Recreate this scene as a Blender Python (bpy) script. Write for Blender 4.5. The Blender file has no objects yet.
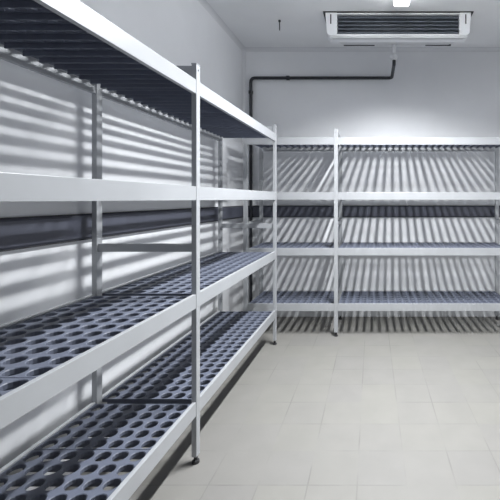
import bpy, bmesh, math
from mathutils import Vector
C = bpy.context.scene.collection
PI = math.pi

# ---------------------------------------------------------------- materials
def mat(name, col, rough=0.5, metal=0.0, spec=0.5):
    m = bpy.data.materials.new(name); m.use_nodes = True
    b = m.node_tree.nodes['Principled BSDF']
    b.inputs['Base Color'].default_value = (*col, 1)
    b.inputs['Roughness'].default_value = rough
    b.inputs['Metallic'].default_value = metal
    b.inputs['Specular IOR Level'].default_value = spec
    return m, m.node_tree, b

def noisy(name, col, var=0.06, scale=6, rough=0.5, metal=0.0, spec=0.5, bump=0.0, stretch=(1,1,1)):
    """base colour with soft procedural mottling and an optional bump"""
    m, nt, b = mat(name, col, rough, metal, spec)
    tc = nt.nodes.new('ShaderNodeTexCoord'); mp = nt.nodes.new('ShaderNodeMapping')
    mp.inputs['Scale'].default_value = stretch
    no = nt.nodes.new('ShaderNodeTexNoise'); no.inputs['Scale'].default_value = scale
    no.inputs['Detail'].default_value = 5
    rp = nt.nodes.new('ShaderNodeMapRange')
    rp.inputs['From Min'].default_value = .3; rp.inputs['From Max'].default_value = .7
    rp.inputs['To Min'].default_value = 1-var; rp.inputs['To Max'].default_value = 1+var
    hs = nt.nodes.new('ShaderNodeHueSaturation'); hs.inputs['Color'].default_value = (*col, 1)
    L = nt.links
    L.new(tc.outputs['Object'], mp.inputs['Vector']); L.new(mp.outputs['Vector'], no.inputs['Vector'])
    L.new(no.outputs['Fac'], rp.inputs['Value']); L.new(rp.outputs['Result'], hs.inputs['Value'])
    L.new(hs.outputs['Color'], b.inputs['Base Color'])
    if bump:
        bp = nt.nodes.new('ShaderNodeBump'); bp.inputs['Strength'].default_value = bump
        bp.inputs['Distance'].default_value = .002
        L.new(no.outputs['Fac'], bp.inputs['Height']); L.new(bp.outputs['Normal'], b.inputs['Normal'])
    return m

M_wall = noisy('wall_panel_paint', (.77,.78,.80), .03, 2.5, .45)
M_wall2 = noisy('grey_panel_paint', (.62,.625,.64), .03, 2.5, .45)
M_ceil = noisy('ceiling_panel_paint', (.84,.85,.86), .04, 2.0, .45)
M_cove = noisy('coving_plastic', (.66,.67,.69), .02, 5, .4)
M_alu = noisy('anodised_aluminium', (.385,.397,.415), .04, 5, .4, .25)
M_foot = noisy('black_rubber', (.02,.02,.022), .1, 20, .6)
M_bolt = noisy('dull_bolt_steel', (.35,.36,.38), .1, 30, .4, .7)
M_mat = noisy('slate_blue_plastic', (.098,.110,.148), .08, 12, .5, 0, .4)
M_rail = noisy('dark_rail_plastic', (.08,.085,.11), .06, 8, .35)
M_pipe = noisy('black_pipe_plastic', (.018,.02,.026), .1, 10, .4)
M_white = noisy('white_sheet_metal', (.80,.81,.83), .02, 6, .4)
M_pan = noisy('grey_white_sheet_metal', (.62,.63,.64), .03, 6, .45)
M_coil = noisy('dark_coil_fin', (.10,.115,.14), .2, 18, .5, .1)
M_tube = noisy('coil_tube', (.15,.17,.20), .15, 18, .4, .3)
M_slot_shade = noisy('dark_slot_and_shade', (.03,.03,.035), .1, 10, .7)  # near black: real slots, mounting plate, and strips painted as shade
M_house = noisy('lamp_housing_white', (.85,.85,.86), .02, 6, .4)

def emis(name, strength, col=(1,.985,.97)):
    m = bpy.data.materials.new(name); m.use_nodes = True
    nt = m.node_tree; nt.nodes.clear()
    e = nt.nodes.new('ShaderNodeEmission'); o = nt.nodes.new('ShaderNodeOutputMaterial')
    e.inputs['Color'].default_value = (*col, 1); e.inputs['Strength'].default_value = strength
    nt.links.new(e.outputs[0], o.inputs['Surface'])
    return m
M_lamp = emis('lamp_diffuser_light', 6, (.97,.99,1))
M_lampfill = emis('lamp_side_fill_glow', 23, (.96,.98,1))
M_lampside = emis('lamp_end_glow', 2.2, (.97,.99,1))

def floor_material():
    m, nt, b = mat('floor_tiles', (.6,.6,.58), .55)
    N, L = nt.nodes, nt.links
    P = .207
    tc = N.new('ShaderNodeTexCoord')
    off = N.new('ShaderNodeVectorMath'); off.operation = 'SUBTRACT'; off.inputs[1].default_value = (.145, 1.728, 0)
    L.new(tc.outputs['Object'], off.inputs[0])
    sc = N.new('ShaderNodeVectorMath'); sc.operation = 'DIVIDE'; sc.inputs[1].default_value = (P, P, 1)
    L.new(off.outputs[0], sc.inputs[0])
    fl = N.new('ShaderNodeVectorMath'); fl.operation = 'FLOOR'; L.new(sc.outputs[0], fl.inputs[0])
    wn = N.new('ShaderNodeTexWhiteNoise'); wn.noise_dimensions = '3D'; L.new(fl.outputs[0], wn.inputs['Vector'])
    fr = N.new('ShaderNodeVectorMath'); fr.operation = 'FRACTION'; L.new(sc.outputs[0], fr.inputs[0])
    sx = N.new('ShaderNodeSeparateXYZ'); L.new(fr.outputs[0], sx.inputs[0])
    def edge(sock):                              # distance to the nearest joint, 0..0.5
        a = N.new('ShaderNodeMath'); a.operation = 'SUBTRACT'; a.inputs[0].default_value = 1; L.new(sock, a.inputs[1])
        mn = N.new('ShaderNodeMath'); mn.operation = 'MINIMUM'; L.new(sock, mn.inputs[0]); L.new(a.outputs[0], mn.inputs[1])
        return mn.outputs[0]
    mn = N.new('ShaderNodeMath'); mn.operation = 'MINIMUM'
    L.new(edge(sx.outputs['X']), mn.inputs[0]); L.new(edge(sx.outputs['Y']), mn.inputs[1])
    jt = N.new('ShaderNodeMapRange'); jt.inputs['From Min'].default_value = .006; jt.inputs['From Max'].default_value = .02
    jt.inputs['To Min'].default_value = 1; jt.inputs['To Max'].default_value = 0
    L.new(mn.outputs[0], jt.inputs['Value'])
    nz = N.new('ShaderNodeTexNoise'); nz.inputs['Scale'].default_value = 2.6; nz.inputs['Detail'].default_value = 6
    L.new(tc.outputs['Object'], nz.inputs['Vector'])
    wear = N.new('ShaderNodeMapRange'); wear.inputs['From Min'].default_value = .42; wear.inputs['From Max'].default_value = .62
    L.new(nz.outputs['Fac'], wear.inputs['Value'])
    jm = N.new('ShaderNodeMath'); jm.operation = 'MULTIPLY'; L.new(jt.outputs[0], jm.inputs[0]); L.new(wear.outputs[0], jm.inputs[1])
    jm2 = N.new('ShaderNodeMath'); jm2.operation = 'MULTIPLY_ADD'
    L.new(jm.outputs[0], jm2.inputs[0]); jm2.inputs[1].default_value = .5; jm2.inputs[2].default_value = 0
    base = N.new('ShaderNodeMix'); base.data_type = 'RGBA'
    base.inputs['A'].default_value = (.172,.167,.159,1); base.inputs['B'].default_value = (.178,.174,.160,1)
    L.new(wn.outputs['Value'], base.inputs['Factor'])
    n2 = N.new('ShaderNodeTexNoise'); n2.inputs['Scale'].default_value = 7; n2.inputs['Detail'].default_value = 7
    L.new(tc.outputs['Object'], n2.inputs['Vector'])
    r2 = N.new('ShaderNodeMapRange'); r2.inputs['From Min'].default_value = .3; r2.inputs['From Max'].default_value = .7
    r2.inputs['To Min'].default_value = .96; r2.inputs['To Max'].default_value = 1.04
    L.new(n2.outputs['Fac'], r2.inputs['Value'])
    hs = N.new('ShaderNodeHueSaturation'); L.new(base.outputs['Result'], hs.inputs['Color']); L.new(r2.outputs[0], hs.inputs['Value'])
    fin = N.new('ShaderNodeMix'); fin.data_type = 'RGBA'; fin.inputs['B'].default_value = (.085,.084,.08,1)
    L.new(jm2.outputs[0], fin.inputs['Factor']); L.new(hs.outputs['Color'], fin.inputs['A'])
    L.new(fin.outputs['Result'], b.inputs['Base Color'])
    bp = N.new('ShaderNodeBump'); bp.inputs['Strength'].default_value = .25; bp.inputs['Distance'].default_value = .002; bp.invert = True
    L.new(jm.outputs[0], bp.inputs['Height']); L.new(bp.outputs['Normal'], b.inputs['Normal'])
    return m
M_floor = floor_material()

# ---------------------------------------------------------------- mesh helpers
def box(bm, x0, x1, y0, y1, z0, z1):
    v = [bm.verts.new(p) for p in ((x0,y0,z0),(x1,y0,z0),(x1,y1,z0),(x0,y1,z0),(x0,y0,z1),(x1,y0,z1),(x1,y1,z1),(x0,y1,z1))]
    for f in ((0,3,2,1),(4,5,6,7),(0,1,5,4),(1,2,6,5),(2,3,7,6),(3,0,4,7)):
        bm.faces.new([v[i] for i in f])

def prism(bm, pts, axis, a, b):
    """extrude a closed 2D outline along X or Y between a and b"""
    mk = (lambda p, t: (t, p[0], p[1])) if axis == 'X' else (lambda p, t: (p[0], t, p[1]))
    A = [bm.verts.new(mk(p, a)) for p in pts]; B = [bm.verts.new(mk(p, b)) for p in pts]
    n = len(pts)
    bm.faces.new(A); bm.faces.new(B[::-1])
    for i in range(n): bm.faces.new((A[i], B[i], B[(i+1) % n], A[(i+1) % n]))

def rod(bm, p, q, r, n=16, r2=None):
    p, q = Vector(p), Vector(q); d = (q-p).normalized()
    u = d.orthogonal().normalized(); w = d.cross(u)
    r2 = r if r2 is None else r2
    A, B = [], []
    for i in range(n):
        a = 2*PI*i/n; o = u*math.cos(a) + w*math.sin(a)
        A.append(bm.verts.new(p+o*r)); B.append(bm.verts.new(q+o*r2))
    bm.faces.new(A[::-1]); bm.faces.new(B)
    for i in range(n): bm.faces.new((A[i], A[(i+1) % n], B[(i+1) % n], B[i]))

def tube(bm, path, r, n=16):
    """swept tube through a polyline with parallel transported rings"""
    P = [Vector(p) for p in path]; rings = []; u = None
    for i, p in enumerate(P):
        d = (P[min(i+1, len(P)-1)] - P[max(i-1, 0)]).normalized()
        u = d.orthogonal().normalized() if u is None else (u - d*u.dot(d)).normalized()
        w = d.cross(u)
        rings.append([bm.verts.new(p + (u*math.cos(2*PI*k/n) + w*math.sin(2*PI*k/n))*r) for k in range(n)])
    for a, b in zip(rings, rings[1:]):
        for k in range(n): bm.faces.new((a[k], a[(k+1) % n], b[(k+1) % n], b[k]))
    bm.faces.new(rings[0][::-1]); bm.faces.new(rings[-1])

def bend(a, c, b, r, n=8):
    """rounded corner at c between a and b"""
    a, c, b = Vector(a), Vector(c), Vector(b)
    s = c + (a-c).normalized()*r; e = c + (b-c).normalized()*r
    return [(s*(1-t)**2 + c*2*t*(1-t) + e*t*t) for t in [i/n for i in range(n+1)]]

def obj(name, bm, m, parent=None, loc=(0,0,0), bevel=0, smooth=False):
    bmesh.ops.recalc_face_normals(bm, faces=bm.faces)
    me = bpy.data.meshes.new(name); bm.to_mesh(me); bm.free()
    for x in (m if isinstance(m, (list, tuple)) else [m]): me.materials.append(x)
    o = bpy.data.objects.new(name, me); C.objects.link(o); o.location = loc
    if smooth:
        for p in me.polygons: p.use_smooth = True
        try: me.set_sharp_from_angle(angle=math.radians(40))
        except Exception: pass
    if bevel:
        b = o.modifiers.new('bevel', 'BEVEL'); b.width = bevel; b.segments = 2; b.limit_method = 'ANGLE'
    if parent: o.parent = parent
    return o

def empty(name, label, cat, loc, rz=0):
    o = bpy.data.objects.new(name, None); C.objects.link(o)
    o.location = loc; o.rotation_euler = (0,0,rz); o['label'] = label; o['category'] = cat
    return o

def tag(o, label, cat):
    o['label'] = label; o['category'] = cat; return o

def struct(name, bm, m, label, cat, **k):
    o = obj(name, bm, m, **k); o['kind'] = 'structure'; o['label'] = label; o['category'] = cat; return o

def inst(src, loc, parent):
    o = src.copy(); C.objects.link(o); o.parent = parent; o.location = loc; return o

# ---------------------------------------------------------------- room
EYE = 1.193
WL, WR, WB, WF, H = -1.31, 1.72, 3.700, -1.0, 2.720
T = .08
b = bmesh.new(); box(b, WL-T, WR+T, WF-T, WB+T, -.1, 0)
struct('floor', b, M_floor, 'pale grey square floor tiles with faint joints', 'floor')
b = bmesh.new(); box(b, WL-T, WR+T, WF-T, WB+T, H, H+.1)
struct('ceiling', b, M_ceil, 'smooth light grey insulated ceiling panel', 'ceiling')
b = bmesh.new(); box(b, WL-T, WL, WF, WB, 0, H)
struct('wall_left', b, M_wall, 'grey white panel wall behind the long shelving run', 'wall')
b = bmesh.new(); box(b, WL-T, WR+T, WB, WB+T, 0, H)
struct('wall_back', b, M_wall, 'grey white end wall behind the shelving and cooling unit', 'wall')
b = bmesh.new(); box(b, WR, WR+T, WF, WB, 0, H)
struct('wall_right', b, M_wall2, 'plain mid grey panel wall on the right', 'wall')
b = bmesh.new(); box(b, WL-T, WR+T, WF-T, WF, 0, H)
struct('wall_front', b, M_wall2, 'plain mid grey panel wall behind the viewer', 'wall')

# hollow coving in the corners
def cove_pts(cx, cz, sx, sz, r=.035, n=6):
    pts = [(cx, cz)]
    ox, oz = cx+sx*r, cz+sz*r
    for i in range(n+1):
        a = PI/2*i/n
        pts.append((ox - sx*r*math.sin(a), oz - sz*r*math.cos(a)))
    return pts
b = bmesh.new(); prism(b, cove_pts(WL, H, 1, -1), 'Y', WF, WB)
struct('trim_1', b, M_cove, 'rounded coving between left wall and ceiling', 'trim', smooth=True)
b = bmesh.new(); prism(b, cove_pts(WB, H, -1, -1), 'X', WL, WR)
struct('trim_2', b, M_cove, 'rounded coving between end wall and ceiling', 'trim', smooth=True)
b = bmesh.new()
pts = cove_pts(WL, WB, 1, -1)
A = [b.verts.new((p[0], p[1], 0)) for p in pts]; B = [b.verts.new((p[0], p[1], H)) for p in pts]
b.faces.new(A); b.faces.new(B[::-1])
for i in range(len(pts)): b.faces.new((A[i], B[i], B[(i+1) % len(pts)], A[(i+1) % len(pts)]))
struct('trim_3', b, M_cove, 'vertical rounded coving in the far left corner', 'trim', smooth=True)

# wall guard rails at waist height
RZ0, RZ1 = EYE-.180, EYE-.072
def rail_pts(c, s):
    return [(c, RZ0), (c+s*.010, RZ0), (c+s*.016, RZ0+.008), (c+s*.016, RZ1-.008), (c+s*.010, RZ1), (c, RZ1)]
b = bmesh.new(); prism(b, rail_pts(WL, 1), 'Y', WF, WB-.016)
struct('trim_4', b, M_rail, 'dark wall guard rail along the left wall', 'guard rail')
b = bmesh.new(); prism(b, rail_pts(WB, -1), 'X', WL, WR)
struct('trim_5', b, M_rail, 'dark wall guard rail along the end wall', 'guard rail')

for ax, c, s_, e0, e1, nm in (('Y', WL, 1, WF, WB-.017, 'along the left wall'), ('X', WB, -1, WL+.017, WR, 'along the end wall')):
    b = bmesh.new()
    for z0, z1 in ((RZ1, RZ1+.005), (RZ0-.005, RZ0)):  # dark strips painted as the shadow gaps above and below the rail
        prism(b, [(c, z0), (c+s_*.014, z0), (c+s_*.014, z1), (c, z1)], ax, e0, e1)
    struct('trim_6' if ax == 'Y' else 'trim_7', b, M_slot_shade, 'black strips painted as shadow gaps at the edges of the guard rail '+nm, 'shadow_strip')

# ---------------------------------------------------------------- perforated mat
def mat_mesh(nx, ny, sx, sy, t=.014, fill=.80, rib=.032):
    """moulded shelf mat: nx by ny round through-holes; origin at the top centre of the mat"""
    bm = bmesh.new(); px, py = sx/nx, sy/ny
    r = min(px, py)*fill/2
    K = 16
    cache = {}
    def V(x, y, z):
        k = (round(x, 5), round(y, 5), round(z, 5))
        if k not in cache: cache[k] = bm.verts.new(k)
        return cache[k]
    for i in range(nx):
        for j in range(ny):
            cx, cy = -sx/2+px*(i+.5), -sy/2+py*(j+.5)
            sq, ci, cc = [], [], []
            for k in range(K):
                a = 2*PI*k/K; c, s = math.cos(a), math.sin(a); m = max(abs(c), abs(s))
                sq.append((cx+c/m*px/2, cy+s/m*py/2)); ci.append((cx+c*r, cy+s*r)); cc.append((cx+c*(r+.0022), cy+s*(r+.0022)))
            for k in range(K):
                l = (k+1) % K
                bm.faces.new((V(*sq[k],0), V(*sq[l],0), V(*cc[l],0), V(*cc[k],0)))
                bm.faces.new((V(*cc[k],0), V(*cc[l],0), V(*ci[l],-.002), V(*ci[k],-.002)))
                bm.faces.new((V(*ci[k],-.002), V(*ci[l],-.002), V(*ci[l],-t), V(*ci[k],-t)))
                bm.faces.new((V(*ci[k],-t), V(*ci[l],-t), V(*sq[l],-t), V(*sq[k],-t)))
    for e in [e for e in bm.edges if len(e.link_faces) == 1 and e.verts[0].co.z > -.001]:
        a, c = e.verts
        bm.faces.new((a, c, V(c.co.x, c.co.y, -t), V(a.co.x, a.co.y, -t)))
    for i in range(nx+1):                       # deep stiffening ribs under the mat, across the shelf
        x = -sx/2 + px*i; x = max(-sx/2+.0016, min(sx/2-.0016, x))
        box(bm, x-.0015, x+.0015, -sy/2+.011, sy/2-.024, -rib, -t)
    return bm

# ---------------------------------------------------------------- shelving
TIERS = (.283, .766, 1.250, 1.728)
PH = 1.803
BH = .063
DEPTH = .47           # outer depth, local +y = towards wall, local x = along the run, y=0 is the aisle face
def shelving(root, bays, mats, hue=1, rz_mats=0):
    """bays: post positions along local x; mats: per bay, list of (x0, x1)"""
    PX, PY = .034, .023
    # posts
    def post_bm():
        bm = bmesh.new()
        box(bm, -PX/2, PX/2, -PY/2, PY/2, .035, PH-.006)
        box(bm, -PX/2-.001, PX/2+.001, -PY/2-.001, PY/2+.001, PH-.006, PH)   # plastic-like end cap of the same colour
        return bm
    def foot_bm():
        bm = bmesh.new(); rod(bm, (0,0,0), (0,0,.012), .016, r2=.015); rod(bm, (0,0,.012), (0,0,.034), .008)
        return bm
    def bolt_bm():
        bm = bmesh.new()
        rod(bm, (0,0,0), (0,-.003,0), .0045, 8)
        return bm
    p0 = f0 = k0 = None
    for bx in bays:
        for yy in (PY/2, DEPTH-PY/2):
            if p0 is None:
                p = p0 = obj('post', post_bm(), M_alu, root, (bx, yy, 0), .0015)
                f = f0 = obj('foot', foot_bm(), M_foot, p, (0,0,0), smooth=True)
            else:
                p = inst(p0, (bx, yy, 0), root); inst(f0, (0,0,0), p)
            if yy < .1:
                for zt in [PH-.028]:
                    if k0 is None: k0 = obj('bolt', bolt_bm(), M_bolt, p, (0,-PY/2,zt))
                    else: inst(k0, (0,-PY/2,zt), p)
    # end frame cross bars
    c0 = None
    for bx in bays:
        for zc, hh in ((PH-.060, .05), (.955, .036)):
            bm = bmesh.new(); box(bm, -.010, .010, PY, DEPTH-PY, 0, hh)
            obj('cross_bar', bm, M_alu, root, (bx, 0, zc), .001)
    # beams and mats
    cache = {}
    for n, (x0, x1) in enumerate(zip(bays, bays[1:])):
        a, c = x0+PX/2, x1-PX/2; Ln = c-a
        def beam(front):
            bm = bmesh.new()
            # Z-shaped rail: face, ledge carrying the mats, returned lower lip
            s = 1 if front else -1
            y0 = .002 if front else DEPTH-.002
            pts = [(y0, 0), (y0+s*.016, 0), (y0+s*.016, -.019), (y0+s*.023, -.019), (y0+s*.023, -.021), (y0+s*.016, -.021),
                   (y0+s*.016, -BH+.010), (y0+s*.018, -BH+.008), (y0+s*.018, -BH), (y0, -BH)]
            prism(bm, pts, 'X', 0, Ln)
            return bm
        bf = bb = None
        for zt in TIERS:
            if bf is None:
                bf = obj('beam', beam(True), M_alu, root, (a, 0, zt), .001)
                bb = obj('beam', beam(False), M_alu, root, (a, 0, zt), .001)
            else:
                inst(bf, (a, 0, zt), root); inst(bb, (a, 0, zt), root)
            y_in, y_out = .019, DEPTH-.019
            for (m0, m1, k) in mats[n]:
                key = (round(m1-m0, 4), k)
                cx = (m0+m1)/2
                if key not in cache:
                    cache[key] = obj('shelf_mat', mat_mesh(k, 7, m1-m0-.003, y_out-y_in), M_mat, root, (cx, (y_in+y_out)/2, zt-.006))
                else:
                    inst(cache[key], (cx, (y_in+y_out)/2, zt-.006), root)

# long run on the left wall: local x runs towards the far end, so rotate +90 deg; local +y -> world -x
Y0, Y1, Y2 = .300, 1.652, 2.995
AX = -.786
r1 = empty('shelving_unit', 'long four tier aluminium shelving run with perforated mats along the left wall', 'shelving', (AX, Y0, 0), PI/2)
L1, L2 = Y1-Y0, Y2-Y0
shelving(r1, [0, L1, L2],
    [[(.020, .584-.45, 2), (.584-.45, .584, 7), (.584, 1.034, 7), (1.034, L1-.018, 5)],
     [(L1+.018+i*(L2-L1-.036)/3, L1+.018+(i+1)*(L2-L1-.036)/3, 7) for i in range(3)]])
# unit on the end wall: local x = world x, local +y = world +y
BX0, BX1, BX2 = -1.10, -.313, 1.238
r2 = empty('shelving_unit', 'four tier aluminium shelving standing against the end wall below the cooling unit', 'shelving', (BX0, 3.165, 0), 0)
l1, l2 = BX1-BX0, BX2-BX0
shelving(r2, [0, l1, l2],
    [[(.018+i*(l1-.036)/2, .018+(i+1)*(l1-.036)/2, 6) for i in range(2)],
     [(l1+.018+i*(l2-l1-.036)/4, l1+.018+(i+1)*(l2-l1-.036)/4, 6) for i in range(4)]])

# ---------------------------------------------------------------- cooling unit on the ceiling
ex = .214
e = empty('cooling_unit', 'white ceiling mounted cooling unit with dark finned coil above the end shelving', 'cooling unit', (ex, 2.98, H))
W2 = .595; hh = .193
b = bmesh.new()          # casing: top plate, back, bottom lip, inner walls
box(b, -W2+.02, W2-.02, 0, .14, -.010, -.006)
box(b, -W2+.14, W2-.14, .13, .29, -hh+.085, -.006)
box(b, -W2+.095, W2-.095, 0, .13, -hh, -hh+.014)
box(b, -W2+.095, W2-.095, .0, .13, -.018, -.006)
obj('casing', b, M_white, e, bevel=.002)
b = bmesh.new(); box(b, -W2-.018, W2+.018, -.012, .30, -.007, 0); obj('mounting_plate', b, M_slot_shade, e)
for s in (-1, 1):        # moulded end caps
    b = bmesh.new()
    xo, xi = s*W2, s*(W2-.095)
    pts = [(xi, -.006), (xo, -.006), (s*(W2-.012), -hh+.02), (s*(W2-.035), -hh), (xi, -hh)]
    A = [b.verts.new((p[0], -.006, p[1])) for p in pts]; B = [b.verts.new((p[0], .14, p[1])) for p in pts]
    b.faces.new(A); b.faces.new(B[::-1])
    for i in range(5): b.faces.new((A[i], B[i], B[(i+1) % 5], A[(i+1) % 5]))
    cap = obj('end_cap', b, M_white, e, bevel=.003)
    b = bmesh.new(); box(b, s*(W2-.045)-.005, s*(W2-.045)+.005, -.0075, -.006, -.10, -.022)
    obj('slot_or_shade', b, M_slot_shade, cap)
b = bmesh.new()          # finned coil
xa, xb = -W2+.096, W2-.096
box(b, xa, xb, .05, .12, -hh+.015, -.019)
n = 110
for i in range(n):
    x = xa + (xb-xa)*(i+.5)/n
    box(b, x-.001, x+.001, .022, .051, -hh+.015, -.019)
ob = obj('coil', b, M_coil, e)
for i in range(5):
    z = -.040 - i*.031
    b = bmesh.new(); rod(b, (xa, .016, z), (xb, .016, z), .0055, 10)
    obj('coil_tube', b, M_tube, ob, smooth=True)
b = bmesh.new()          # drip pan sloping up towards the back
pv = [(-W2+.035, .0, -hh), (W2-.035, .0, -hh), (W2-.12, .33, -hh+.080), (-W2+.12, .33, -hh+.080)]
lo = [b.verts.new(v) for v in [(p[0], p[1], p[2]-.018) for p in pv]]
hi = [b.verts.new(v) for v in [(p[0], p[1], p[2]-.001) for p in pv]]
b.faces.new(lo); b.faces.new(hi[::-1])
for i in range(4): b.faces.new((lo[i], hi[i], hi[(i+1) % 4], lo[(i+1) % 4]))
pan = obj('drip_pan', b, M_pan, e, bevel=.003)
for x0, x1 in ((-.47, -.19), (.27, .50)):  # dark bars painted as thin shadow lines at the pan's back edge
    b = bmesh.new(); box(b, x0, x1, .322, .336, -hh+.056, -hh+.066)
    obj('slot_or_shade', b, M_slot_shade, pan)
b = bmesh.new(); rod(b, (-.015, .31, -hh+.056), (-.015, .31, -hh+.030), .018)
rod(b, (-.015, .31, -hh+.032), (-.015, .31, -.22), .017); rod(b, (-.015, .31, -.215), (-.015, .31, -.235), .018, r2=.032); rod(b, (-.015, .31, -.235), (-.015, .31, -.262), .032); rod(b, (-.015, .31, -.262), (-.015, .31, -.276), .022)
obj('drain_fitting', b, M_white, e, smooth=True)

# ---------------------------------------------------------------- black drain pipe
px, py, pz = ex-.015, 3.29, H-.274
R = .0155
zl, yw, xl = EYE+1.217, WB-.03, -1.218
path = [(px, py, pz-.004)] + bend((px,py,pz), (px,py,zl), (px,yw,zl), .008+.02) + \
       bend((px,py,zl), (px,yw,zl), (xl,yw,zl), .04) + bend((px,yw,zl), (xl,yw,zl), (xl,yw,0), .045) + [(xl, yw, .0)]
b = bmesh.new(); tube(b, path, R)
pipe = obj('drain_pipe', b, M_pipe, smooth=True)
tag(pipe, 'black condensate drain pipe running along the end wall and down the far corner', 'pipe')
b = bmesh.new(); rod(b, (-.86, yw, zl), (-.83, yw, zl), .022); obj('pipe_coupling', b, M_pipe, pipe, smooth=True)
b = bmesh.new(); rod(b, (xl, yw, zl-.16), (xl, yw, zl-.13), .022); obj('pipe_coupling', b, M_pipe, pipe, smooth=True)

# ---------------------------------------------------------------- batten lamp on the ceiling
lx, ly0, ly1 = .220, 1.50, 2.747
lamp = empty('ceiling_lamp', 'white batten lamp glowing on the ceiling in front of the cooling unit', 'lamp', (lx, (ly0+ly1)/2, H))
hl = (ly1-ly0)/2
b = bmesh.new(); prism(b, [(-.052,0),(.052,0),(.052,-.072),(.046,-.072),(.046,-.006),(-.046,-.006),(-.046,-.072),(-.052,-.072)], 'Y', -hl+.004, hl-.004)
obj('housing', b, M_house, lamp)
b = bmesh.new(); box(b, -.0455, .0455, -hl+.006, hl-.006, -.075, -.070)
obj('diffuser', b, M_lamp, lamp)
for s in (-1, 1):  # unseen side glow added to brighten the upper wall and ceiling
    b = bmesh.new(); box(b, min(s*.052, s*.056), max(s*.052, s*.056), -hl+.006, hl-.006, -.072, -.012)
    obj('side_fill_glow', b, M_lampfill, lamp)
for s in (-1, 1):
    b = bmesh.new(); box(b, -.053, .053, min(s*(hl-.004), s*hl), max(s*(hl-.004), s*hl), -.080, 0)
    obj('end_cap', b, M_lampside, lamp)

la = bpy.data.lights.new('lamp_tube_light', 'AREA'); la.shape = 'RECTANGLE'
la.size = .05; la.size_y = 2*hl-.20; la.spread = math.radians(136); la.energy = 122; la.color = (.965,.985,1)
lo_ = bpy.data.objects.new('lamp_tube_light', la); C.objects.link(lo_); lo_.parent = lamp; lo_.location = (0,-.04,-.077)

# ---------------------------------------------------------------- small rod under the ceiling
b = bmesh.new(); rod(b, (0,0,0), (0,0,-.012), .010); rod(b, (0,0,-.012), (0,0,-.085), .004)
hk = obj('ceiling_rod', b, M_foot, None, (-.79, 3.12, H), smooth=True)
tag(hk, 'thin dark metal rod hanging from the ceiling left of the cooling unit', 'rod')

# ---------------------------------------------------------------- world, camera, colour
w = bpy.data.worlds.new('world'); bpy.context.scene.world = w; w.use_nodes = True
w.node_tree.nodes['Background'].inputs[0].default_value = (.02,.02,.022,1)
cam = bpy.data.cameras.new('camera'); co = bpy.data.objects.new('camera', cam); C.objects.link(co)
co.location = (0, 0, EYE); co.rotation_euler = (PI/2, 0, 0)
cam.sensor_width = 36; cam.lens = 365/500*36; cam.shift_x = -(372-250)/500; cam.shift_y = -(250-199)/500
cam.clip_start = .02
sc = bpy.context.scene; sc.camera = co
sc.view_settings.view_transform = 'Standard'; sc.view_settings.look = 'None'
sc.view_settings.exposure = 0; sc.view_settings.gamma = 1; sc.view_settings.use_curve_mapping = False
sc.cycles.max_bounces = 12; sc.cycles.diffuse_bounces = 8
